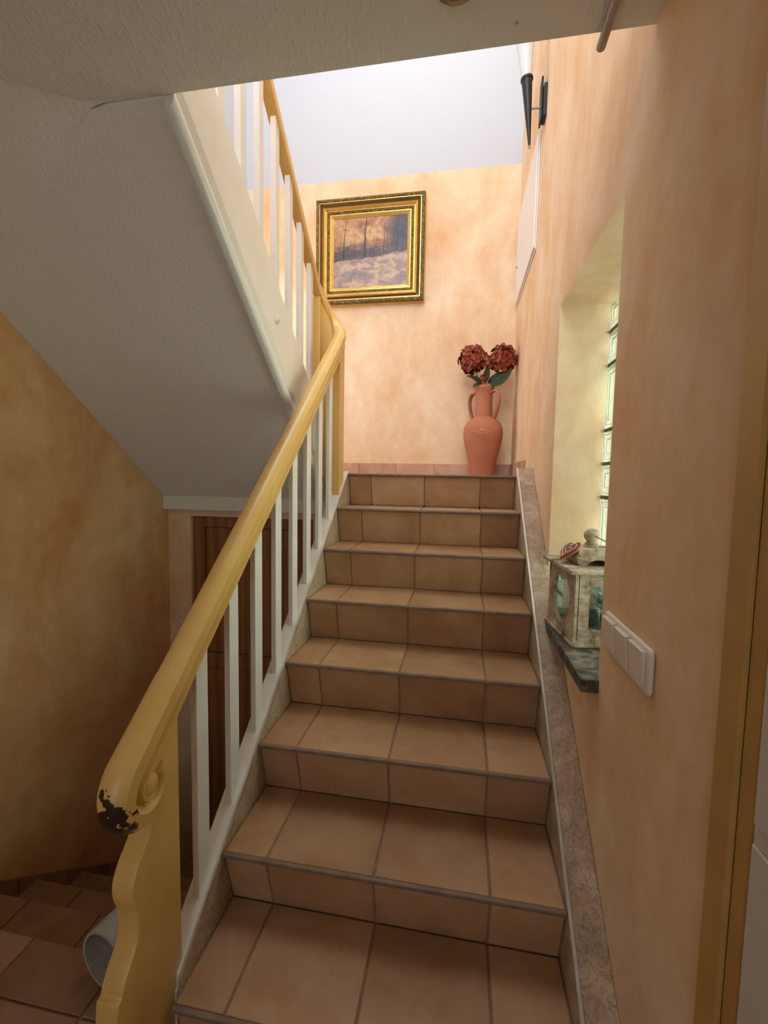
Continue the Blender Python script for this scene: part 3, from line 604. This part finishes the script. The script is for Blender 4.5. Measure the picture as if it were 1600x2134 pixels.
# ------------------------------------------------------------------ glass block window and its sill
w1 = thing('window_1', 'glass block window deep in the recess of the right wall', 'window', (1.23, 0.955, 0.895), kind='structure')
rows = [0.895, 0.972, 1.100, 1.354, 1.488, 1.621, 1.876, 2.007, 2.118]; cols = [0.602, 0.790, 0.963, 1.136, 1.309]
GX0, GX1 = 1.190, 1.270; jm = 0.0065
blk = {}
for zi in range(1, len(rows)-1): box('mortar', (GX0+0.0012, 0.601, rows[zi]-jm), (GX1-0.0012, 1.309, rows[zi]+jm), M['mortar'], w1, loc=(GX0, 0.6, rows[zi]))
for yi in range(1, len(cols)-1): box('mortar', (GX0+0.0018, cols[yi]-jm, 0.896), (GX1-0.0018, cols[yi]+jm, 2.117), M['mortar'], w1, loc=(GX0, cols[yi], 0.9))
for zi in range(len(rows)-1):
    for yi in range(len(cols)-1):
        za, zb = rows[zi]+jm+0.0005, rows[zi+1]-jm-0.0005; ya, yb = cols[yi]+jm, cols[yi+1]-jm
        if zi == 0: za = 0.896
        if zi == len(rows)-2: zb = 2.117
        if yi == 0: ya = 0.602
        if yi == 3: yb = 1.3085
        k = (round(zb-za, 4), round(yb-ya, 4))
        if k not in blk:
            bm = BM(); hz, hy = zb-za, yb-ya
            for s_, xa in ((1, 0.0), (-1, GX1-GX0)):
                loops = []
                for ins, dep in ((0.0, 0.003), (0.003, 0.0005), (0.010, 0.0), (0.013, 0.003), (0.019, 0.003), (0.022, 0.0), (0.030, 0.0), (0.034, 0.004)):
                    ins = min(ins, hz*0.4, hy*0.4)
                    loops.append([bm.verts.new((xa+s_*dep, a, b_)) for a, b_ in ((ins, ins), (hy-ins, ins), (hy-ins, hz-ins), (ins, hz-ins))])
                for A, B in zip(loops, loops[1:]):
                    for i in range(4): bm.faces.new((A[i], A[(i+1) % 4], B[(i+1) % 4], B[i]))
                bm.faces.new(loops[-1])
                if s_ == 1: first = loops[0]
                else:
                    for i in range(4): bm.faces.new((first[i], first[(i+1) % 4], loops[0][(i+1) % 4], loops[0][i]))
            bmesh.ops.recalc_face_normals(bm, faces=bm.faces)
            me = bpy.data.meshes.new('glass_block'); bm.to_mesh(me); bm.free(); me.materials.append(M['block']); blk[k] = me
        place('glass_block', blk[k], w1, (GX0, ya, za))
gm, nt_, b_ = new_mat('lawn_green', 0.9)
nt_.links.new(ramp(nt_, noise(nt_, coords(nt_), 3, 6), [(0.3, (0.03, 0.06, 0.02)), (0.7, (0.10, 0.16, 0.05))]), b_.inputs['Base Color'])
tag(box('ground_outside', (1.31, -6, -0.6), (12, 14, -0.4), gm), 'green lawn outside the glass block window', 'ground', kind='structure')
box('window_sill', (0.955, 0.592, 0.858), (1.30, 1.309, 0.893), M['marble'], w1, 0.002)

# ------------------------------------------------------------------ lantern and heart
LX, LY, LZ = 1.070, 0.972, 0.893
lt = thing('candle_lantern', 'weathered cream wooden lantern with oval side cut-out on window sill', 'lantern', (0, 0, 0))
ax, ay = 0.093, 0.130
bm = BM(); quadbox(bm, (-ax-0.010, -ay-0.010, 0.0), (ax+0.010, ay+0.010, 0.013)); bevel(bm, 0.003); quadbox(bm, (-ax-0.003, -ay-0.003, 0.013), (ax+0.003, ay+0.003, 0.022)); add('base', bm, M['lantern'], lt)
za, zb = 0.022, 0.232
def oval(cy, cz, b_, hgt):
    P = []
    for i in range(40):
        t = 2*math.pi*i/40; y = b_*math.sin(t); z = hgt*math.cos(t)
        if z > 0: z -= 0.030*math.exp(-((y)/0.018)**2)*(z/hgt)
        P.append((cy+y, cz+z))
    return P
for xa, xb in ((-ax, -ax+0.012), (ax-0.012, ax)):
    bm = BM(); holed_plate(bm, [(-ay, za), (ay, za), (ay, zb), (-ay, zb)], oval(0, (za+zb)/2+0.002, 0.082, 0.088), 'x', xa, xb)
    sd = add('side_panel', bm, M['lantern'], lt)
    xm = xa+0.014 if xa < 0 else xa-0.004
    box('glass_pane', (xm, -ay+0.015, za+0.002), (xm+0.002, ay-0.015, zb-0.002), M['pane'], lt)
for ya, yb in ((-ay, -ay+0.014), (ay-0.014, ay)):
    bm = BM(); holed_plate(bm, [(-ax+0.0125, za), (ax-0.0125, za), (ax-0.0125, zb), (-ax+0.0125, zb)], [(-0.048, za+0.034), (0.048, za+0.034), (0.048, zb-0.036), (-0.048, zb-0.036)], 'y', ya, yb)
    dr = add('door' if ya < 0 else 'back_panel', bm, M['lantern'], lt)
    ym = ya+0.005
    box('glass_pane', (-0.049, ym, za+0.033), (0.049, ym+0.002, zb-0.035), M['pane'], lt)
box('shadow_gap', (-ax+0.0105, -ay-0.0006, za), (-ax+0.0125, -ay+0.004, zb), M['iron'], lt).name = 'door_joint_shade'  # black strip standing in for the shade in the joint beside the door
bm = BM(); quadbox(bm, (-ax-0.022, -ay-0.018, 0.233), (ax+0.022, ay+0.018, 0.247)); bevel(bm, 0.003); add('roof_plate', bm, M['lantern'], lt)
bm = BM(); cp = [(-0.060, 0.2475), (-0.036, 0.2475), (-0.026, 0.262), (-0.012, 0.268), (0.012, 0.268), (0.026, 0.262), (0.036, 0.2475), (0.060, 0.2475), (0.072, 0.271), (0.058, 0.301), (-0.058, 0.301), (-0.072, 0.271)]
prism(bm, cp, 'y', -0.072, 0.072)
for v in bm.verts:
    f = {True: 1.0, False: 0.82}[abs(v.co.z-0.271) < 0.012]
    v.co.y *= f if v.co.z > 0.25 else 0.85
add('cap', bm, M['lantern'], lt)
bm = BM(); lathe(bm, [(0.022, 0.301), (0.024, 0.305), (0.020, 0.309), (0.022, 0.313), (0.015, 0.318), (0.016, 0.322), (0.0225, 0.330), (0.0255, 0.341), (0.0235, 0.352), (0.016, 0.361), (0.004, 0.364)], (0, 0, 0), 20)
add('knob', bm, M['lantern'], lt, smooth=True)
bm = BM(); tube(bm, [(0.0, -0.020, 0.340), (0.005, -0.032, 0.339), (0.035, -0.055, 0.322), (0.075, -0.075, 0.295), (0.105, -0.085, 0.268)], 0.0016, 6); add('wire_handle', bm, M['iron'], lt)
bm = BM(); lathe(bm, [(0.045, 0.0225), (0.046, 0.030), (0.030, 0.032), (0.028, 0.09), (0.029, 0.095), (0.004, 0.094)], (0.01, 0, 0), 24); add('candle', bm, M['candle'], lt, smooth=True)
lt.location = (LX, LY, LZ); lt.rotation_euler = (0, 0, R(6.1))
# heart
def heart(sz, n=44):
    P = []
    for i in range(n):
        t = 2*math.pi*i/n
        P.append((sz*16*math.sin(t)**3/17, sz*(13*math.cos(t)-5*math.cos(2*t)-2*math.cos(3*t)-math.cos(4*t))/17))
    return P
ht = thing('heart_ornament', 'small red heart with pale icing leaning on top of the lantern', 'ornament', (0, 0, 0))
bm = BM(); prism(bm, heart(0.047), 'z', 0.0, 0.007); add('biscuit', bm, M['biscuit'], ht)
bm = BM(); prism(bm, heart(0.047), 'z', 0.0072, 0.0125); bevel(bm, 0.002); add('glaze', bm, M['red'], ht)
bm = BM(); hp = [(x, y, 0.0130) for x, y in heart(0.034)]; tube(bm, hp+[hp[0], hp[1]], 0.0022, 6); add('icing_line', bm, M['icing'], ht)
bm = BM(); hp = [(x, y-0.002, 0.0130) for x, y in heart(0.015)]; tube(bm, hp+[hp[0], hp[1]], 0.0016, 6); add('icing_line', bm, M['icing'], ht)
ex = Vector((0.32, -0.94, 0.16)).normalized(); n_ = Vector((-0.62, -0.30, 0.78)); n_ = (n_ - ex*n_.dot(ex)).normalized(); ey = n_.cross(ex)
ht.matrix_world = Matrix(((ex.x, ey.x, n_.x, 0.999), (ex.y, ey.y, n_.y, 0.945), (ex.z, ey.z, n_.z, LZ+0.286), (0, 0, 0, 1)))

# ------------------------------------------------------------------ light switch
sw = thing('light_switch', 'cream triple rocker light switch on the right wall', 'light switch', (XR, 0.41, 1.0))
bm = BM()
def rrect(y0, y1, z0, z1, r, n=6):
    P = []
    for cy, cz, a0 in ((y1-r, z1-r, 0), (y0+r, z1-r, 90), (y0+r, z0+r, 180), (y1-r, z0+r, 270)):
        for i in range(n+1): a = R(a0+90*i/n); P.append((cy+r*math.cos(a), cz+r*math.sin(a)))
    return P
prism(bm, rrect(0.276, 0.545, 1.004, 1.098, 0.012), 'x', XR-0.011, XR-0.0005); bevel(bm, 0.005, 3); add('frame_plate', bm, M['plastic'], sw, smooth=True)
for i, (ya, yb) in enumerate(((0.293, 0.365), (0.377, 0.447), (0.458, 0.530))):
    t0, t1 = (0.0135, 0.020) if i == 0 else (0.022, 0.0135)
    prism_obj('rocker', [(XR-0.0112, 1.016), (XR-0.0112, 1.088), (XR-t1 if i == 0 else XR-t0, 1.088), (XR-t0 if i == 0 else XR-t1, 1.016)], 'y', ya, yb, M['plastic'], sw, 0.0012)

# ------------------------------------------------------------------ wall lamp, cabinet, painting
CX, CY = 0.912, 1.90
def tilt(bm): bm.transform(Matrix.Translation((CX, CY, 3.33)) @ Matrix.Rotation(R(-4.5), 4, 'Y') @ Matrix.Translation((-CX, -CY, -3.33)))
wl = thing('wall_lamp', 'black torch shaped wall lamp with white glass shade', 'lamp', (XR, CY, 3.25))
bm = BM(); quadbox(bm, (XR-0.017, CY-0.040, 3.262), (XR-0.0005, CY+0.030, 3.42)); bevel(bm, 0.003); bp = add('back_plate', bm, M['iron'], wl)
bm = BM(); quadbox(bm, (XR-0.027, CY-0.018, 3.262), (XR-0.0175, CY+0.050, 3.470)); bevel(bm, 0.003); add('front_plate', bm, M['iron'], wl)
bm = BM(); tube(bm, [(XR-0.027, CY, 3.33), (CX+0.008, CY, 3.33)], 0.006, 10); add('arm', bm, M['conduit'], wl, smooth=True)
bm = BM(); lathe(bm, [(0.006, 3.148), (0.027, 3.465), (0.031, 3.468), (0.031, 3.478), (0.025, 3.479)], (CX, CY, 0), 24); tilt(bm); add('cone', bm, M['iron'], wl, smooth=True)
bm = BM(); lathe(bm, [(0.002, 3.133), (0.006, 3.137), (0.007, 3.142), (0.005, 3.1485)], (CX, CY, 0), 12); tilt(bm); add('finial', bm, M['conduit'], wl, smooth=True)
bm = BM(); lathe(bm, [(0.026, 3.4795), (0.036, 3.58), (0.050, 3.69), (0.070, 3.80), (0.067, 3.80), (0.047, 3.69), (0.033, 3.58), (0.023, 3.485)], (CX, CY, 0), 28); tilt(bm); add('glass_shade', bm, M['opal'], wl, smooth=True)
mc = thing('wall_cabinet', 'flat white cabinet door set on the right wall by the corner', 'cabinet', (XR, 2.45, 2.69))
dr = box('door', (XR-0.016, 2.035, 2.705), (XR-0.0075, 2.865, 3.295), M['panel'], mc, 0.002)
box('frame', (XR-0.007, 2.02, 2.69), (XR-0.0005, 2.88, 3.31), M['panel'], mc, 0.002)
bm = BM(); lathe(bm, [(0.007, 0), (0.009, 0.006), (0.006, 0.010), (0.001, 0.011)], (0, 0, 0), 12); bm.transform(Matrix.Translation((XR-0.016, 2.80, 2.95)) @ Matrix.Rotation(R(-90), 4, 'Y')); add('knob', bm, M['chrome'], dr)
PX0, PX1, PZ0, PZ1 = -0.548, 0.310, 2.772, 3.566
pc = thing('framed_painting', 'winter woodland painting in a broad stepped gilt frame', 'painting', (0, YF, 2.772))
def ring(bm, x0, x1, z0, z1, prof):
    """mitred frame: prof = [(inset, depth from wall)] closed section"""
    rings = []
    for ins, d in prof: rings.append([bm.verts.new((x, YF-d, z)) for x, z in ((x0+ins, z0+ins), (x1-ins, z0+ins), (x1-ins, z1-ins), (x0+ins, z1-ins))])
    m_ = len(prof)
    for i in range(m_):
        A, B = rings[i], rings[(i+1) % m_]
        for k in range(4): bm.faces.new((A[k], A[(k+1) % 4], B[(k+1) % 4], B[k]))
for nm, mt, pr in (('back_edge', 'gold', [(0.0, 0.003), (0.0, 0.030), (0.006, 0.034), (0.012, 0.034), (0.012, 0.003)]),
                   ('carved_rim', 'oldgold', [(0.004, 0.034), (0.002, 0.050), (0.008, 0.066), (0.018, 0.070), (0.028, 0.064), (0.030, 0.034)]),
                   ('gilt_bead', 'gold', [(0.030, 0.034), (0.030, 0.060), (0.036, 0.060), (0.038, 0.034)]),
                   ('cove', 'umber', [(0.038, 0.018), (0.038, 0.056), (0.048, 0.040), (0.060, 0.034), (0.060, 0.018)]),
                   ('gilt_step', 'gold', [(0.060, 0.018), (0.060, 0.046), (0.068, 0.050), (0.076, 0.044), (0.078, 0.036), (0.088, 0.038), (0.090, 0.018)]),
                   ('carved_band', 'oldgold', [(0.090, 0.018), (0.090, 0.036), (0.098, 0.040), (0.108, 0.034), (0.110, 0.018)]),
                   ('gilt_slip', 'gold', [(0.110, 0.014), (0.110, 0.034), (0.116, 0.034), (0.138, 0.020), (0.138, 0.014)])):
    bm = BM(); ring(bm, PX0, PX1, PZ0, PZ1, pr); add(nm, bm, M[mt], pc)
box('canvas', (PX0+0.130, YF-0.018, PZ0+0.130), (PX1-0.130, YF-0.012, PZ1-0.130), M['canvas'], pc, loc=(PX0+0.136, YF-0.018, PZ0+0.136))

# ------------------------------------------------------------------ amphora and flowers
VX, VY = 0.777, 2.70
vs_ = thing('amphora_vase', 'tall terracotta amphora with two loop handles in the landing corner', 'vase', (VX, VY, ZL))
prof = [(0.088, 0.0), (0.089, 0.02), (0.094, 0.07), (0.108, 0.14), (0.124, 0.21), (0.137, 0.27), (0.1415, 0.312), (0.138, 0.35), (0.122, 0.388), (0.095, 0.412), (0.070, 0.424), (0.062, 0.432), (0.060, 0.47), (0.0585, 0.54), (0.060, 0.60), (0.066, 0.622),
        (0.070, 0.630), (0.070, 0.645), (0.066, 0.650), (0.058, 0.648), (0.052, 0.60), (0.050, 0.45), (0.012, 0.44)]
bm = BM(); lathe(bm, prof, (VX, VY, ZL), 48); add('body', bm, M['clay'], vs_, smooth=True)
ha = R(-38)
for s_ in (1, -1):
    dx, dy = s_*math.cos(ha), s_*math.sin(ha)
    pts = [(0.056, 0.596), (0.080, 0.608), (0.106, 0.603), (0.122, 0.582), (0.128, 0.545), (0.122, 0.50), (0.110, 0.46), (0.096, 0.425), (0.084, 0.405)]
    bm = BM(); tube(bm, [(VX+dx*r_, VY+dy*r_, ZL+z_) for r_, z_ in pts], 0.0185, 12, flat=0.55, upv=Vector((-dy, dx, 0))); add('handle', bm, M['clay'], vs_, smooth=True)
for (u, z_, l_, t_) in ((-0.045, 0.318, 0.09, 0.06), (0.000, 0.326, 0.05, -0.1), (-0.01, 0.300, 0.06, 0.05), (0.03, 0.312, 0.03, 0.3)):
    pts = []
    for i in range(8):
        q = u-l_/2+l_*i/7; rr = 0.1418; pts.append((VX+q, VY-math.sqrt(rr*rr-q*q)-0.0006, ZL+z_+t_*(q-u)+0.003*math.sin(i*2.1+u*90)))
    bm = BM(); tube(bm, pts, 0.0012, 5); add('scratch', bm, M['scratch'], vs_)
def floret(bm, c, nrm, s):
    nrm = nrm.normalized(); t = nrm.cross(Vector((0.3, 0.2, 1))).normalized(); b_ = nrm.cross(t); a0 = random.uniform(0, 2)
    cen = bm.verts.new(c)
    for k in range(4):
        a = a0+k*math.pi/2+random.uniform(-0.15, 0.15); d = t*math.cos(a)+b_*math.sin(a); e = nrm.cross(d)
        cu = random.uniform(0.1, 0.7); s2 = s*random.uniform(0.85, 1.15)
        p1 = bm.verts.new(c+d*s2*0.55+e*s2*0.50+nrm*s2*0.22*cu); p2 = bm.verts.new(c+d*s2*0.55-e*s2*0.50+nrm*s2*0.22*cu)
        m_ = bm.verts.new(c+d*s2*0.62+nrm*s2*0.02); p3 = bm.verts.new(c+d*s2*1.05+nrm*s2*(0.7*cu-0.1)); q1 = bm.verts.new(c+d*s2*0.95+e*s2*0.34+nrm*s2*0.45*cu); q2 = bm.verts.new(c+d*s2*0.95-e*s2*0.34+nrm*s2*0.45*cu)
        for f in ((cen, p1, m_), (cen, m_, p2), (p1, q1, m_), (m_, q1, p3), (m_, p3, q2), (m_, q2, p2)): bm.faces.new(f)
def leaf(bm, pts, wid, nrm):
    """leaf blade along pts with a folded midrib"""
    pts = [Vector(p) for p in pts]; nrm = Vector(nrm).normalized(); rows_ = []
    n_ = len(pts)
    for i, p in enumerate(pts):
        t = (pts[min(i+1, n_-1)]-pts[max(i-1, 0)]).normalized(); s = t.cross(nrm).normalized(); u = i/(n_-1)
        w = wid*(math.sin(math.pi*min(1, u**0.8))**0.8 if 0 < u < 1 else 0.02)
        rows_.append([bm.verts.new(p+s*w+nrm*w*0.25), bm.verts.new(p), bm.verts.new(p-s*w+nrm*w*0.25)])
    for a, b_ in zip(rows_, rows_[1:]):
        for k in range(2): bm.faces.new((a[k], a[k+1], b_[k+1], b_[k]))
    ex = bmesh.ops.solidify(bm, geom=bm.faces[:], thickness=0.0012)
def bez(p0, p1, p2, n_=9):
    p0, p1, p2 = Vector(p0), Vector(p1), Vector(p2)
    return [p0*(1-t)**2+p1*2*t*(1-t)+p2*t*t for t in [i/(n_-1) for i in range(n_)]]
ZR = ZL+0.65
def flower(label, head, rad, sq, leaves, nfl, root):
    f = thing('hydrangea_stem', label, 'flower', (VX, VY, ZR-0.14), 'rust red hydrangeas in the amphora')
    h = Vector(head); bm = BM()
    tube(bm, bez(root, (root[0], root[1], ZR+0.02), h-Vector((0, 0, rad*0.4))), 0.0045, 6); add('stem', bm, M['stem'], f, smooth=True)
    bm = BM(); ga = math.pi*(3-math.sqrt(5))
    for i in range(nfl):
        z = 1-1.72*(i+0.5)/nfl; r_ = math.sqrt(max(0, 1-z*z)); d = Vector((r_*math.cos(i*ga), r_*math.sin(i*ga), z*sq))
        d += Vector([random.uniform(-0.12, 0.12) for _ in range(3)])
        floret(bm, h+d*rad*random.uniform(0.72, 0.88), d, rad*random.uniform(0.30, 0.42))
    bmesh.ops.create_icosphere(bm, subdivisions=2, radius=rad*0.60, matrix=Matrix.Translation(h))
    tag(add('bloom', bm, M['petal'], f), kind='stuff')
    for pts, wid, nr in leaves: bm = BM(); leaf(bm, bez(*pts, 9), wid, nr); add('leaf', bm, M['leaf'], f, smooth=True)
def at(dx, dz, dy=0.0): return (VX+dx, VY+dy, ZR+dz)
flower('larger rust red hydrangea bloom leaning left over the vase rim', at(-0.088, 0.185, -0.01), 0.103, 0.98,
       [((at(-0.02, -0.01, -0.03), at(-0.055, 0.06, -0.05), at(-0.135, 0.062, -0.06)), 0.026, (0.1, -0.75, 0.65)), ((at(-0.03, -0.005, -0.05), at(-0.07, 0.01, -0.065), at(-0.075, -0.03, -0.085)), 0.020, (-0.5, -0.8, 0.3)),
        ((at(0.0, 0.02, -0.03), at(0.012, 0.07, -0.06), at(0.012, 0.135, -0.075)), 0.024, (0.2, -1, 0.1))], 78, at(-0.015, -0.13, -0.005))
flower('rust red hydrangea bloom touching the right wall above the vase', at(0.120, 0.185, -0.02), 0.098, 1.0,
       [((at(0.03, 0.0, -0.04), at(0.12, 0.0, -0.06), at(0.185, 0.118, -0.07)), 0.040, (-0.35, -0.85, 0.4)), ((at(0.02, 0.02, 0.0), at(0.08, 0.06, -0.02), at(0.16, 0.10, -0.03)), 0.030, (-0.2, -0.9, 0.35))], 72, at(0.02, -0.13, 0.0))
flower('small rust red hydrangea bud between the two big blooms', at(0.018, 0.150, -0.05), 0.050, 1.0, [], 26, at(0.005, -0.13, -0.012))
flower('little rust red floret cluster just above the vase rim', at(-0.012, 0.045, -0.045), 0.032, 1.1, [], 14, at(-0.005, -0.13, -0.02))

# ------------------------------------------------------------------ ceiling fittings, rolled mat
sp = thing('ceiling_spotlight', 'round chrome recessed spotlight in the hall ceiling', 'spotlight', (0.590, 0.315, ZC))
bm = BM(); lathe(bm, [(0.046, 0.0), (0.047, -0.004), (0.043, -0.008), (0.034, -0.007), (0.033, -0.0005)], (0.590, 0.315, ZC), 32); add('ring', bm, M['chrome'], sp, smooth=True)
bm = BM(); lathe(bm, [(0.032, -0.0005), (0.030, -0.010), (0.020, -0.016), (0.002, -0.018)], (0.590, 0.315, ZC), 24); add('bulb', bm, M['chrome'], sp, smooth=True)
rd = thing('ceiling_tube', 'short grey brown tube clipped under the ceiling edge', 'tube', (0.90, 0.40, ZC))
bm = BM(); tube(bm, [(0.899, -0.2, ZC-0.0105), (0.899, 0.440, ZC-0.0105), (0.899, 0.488, ZC-0.0108), (0.899, 0.492, ZC-0.0108)], [0.010, 0.010, 0.010, 0.007], 12); add('pipe', bm, M['conduit'], rd, smooth=True)
box('clip', (0.889, 0.375, ZC-0.006), (0.915, 0.390, ZC-0.0003), M['conduit'], rd, 0.001)
mt = thing('rolled_mat', 'rolled up white felt mat lying on the floor behind the newel', 'mat', (-0.29, 0.36, 0))
def spiral(r0, r1, turns, n_): return [((r0+(r1-r0)*i/n_)*math.cos(-2*math.pi*turns*i/n_+1.0), (r0+(r1-r0)*i/n_)*math.sin(-2*math.pi*turns*i/n_+1.0)) for i in range(n_+1)]
def rollpart(nm, ra, rb, ta, mat, ya, yb):
    sp_ = spiral(ra, rb, 1.35, 54); bm = BM(); A = []
    for yy in (ya, yb):
        A.append([[bm.verts.new((x*(1+k*ta/math.hypot(x, z)), yy, 0.092+z*(1+k*ta/math.hypot(x, z))*1.0)) for x, z in sp_] for k in (0, -1)])
    for i in range(54):
        bm.faces.new((A[0][0][i], A[0][0][i+1], A[1][0][i+1], A[1][0][i])); bm.faces.new((A[0][1][i], A[1][1][i], A[1][1][i+1], A[0][1][i+1]))
        for q in (0, 1): bm.faces.new((A[q][0][i], A[q][1][i], A[q][1][i+1], A[q][0][i+1]))
    for i in (0, 54): bm.faces.new((A[0][0][i], A[0][1][i], A[1][1][i], A[1][0][i]))
    bm.transform(Matrix.Translation((-0.292, 0.352, 0)) @ Matrix.Rotation(R(-12), 4, 'Z'))
    return add(nm, bm, mat, mt, smooth=True)
rollpart('felt_sheet', 0.092, 0.070, 0.007, M['felt'], 0.0, 0.16)
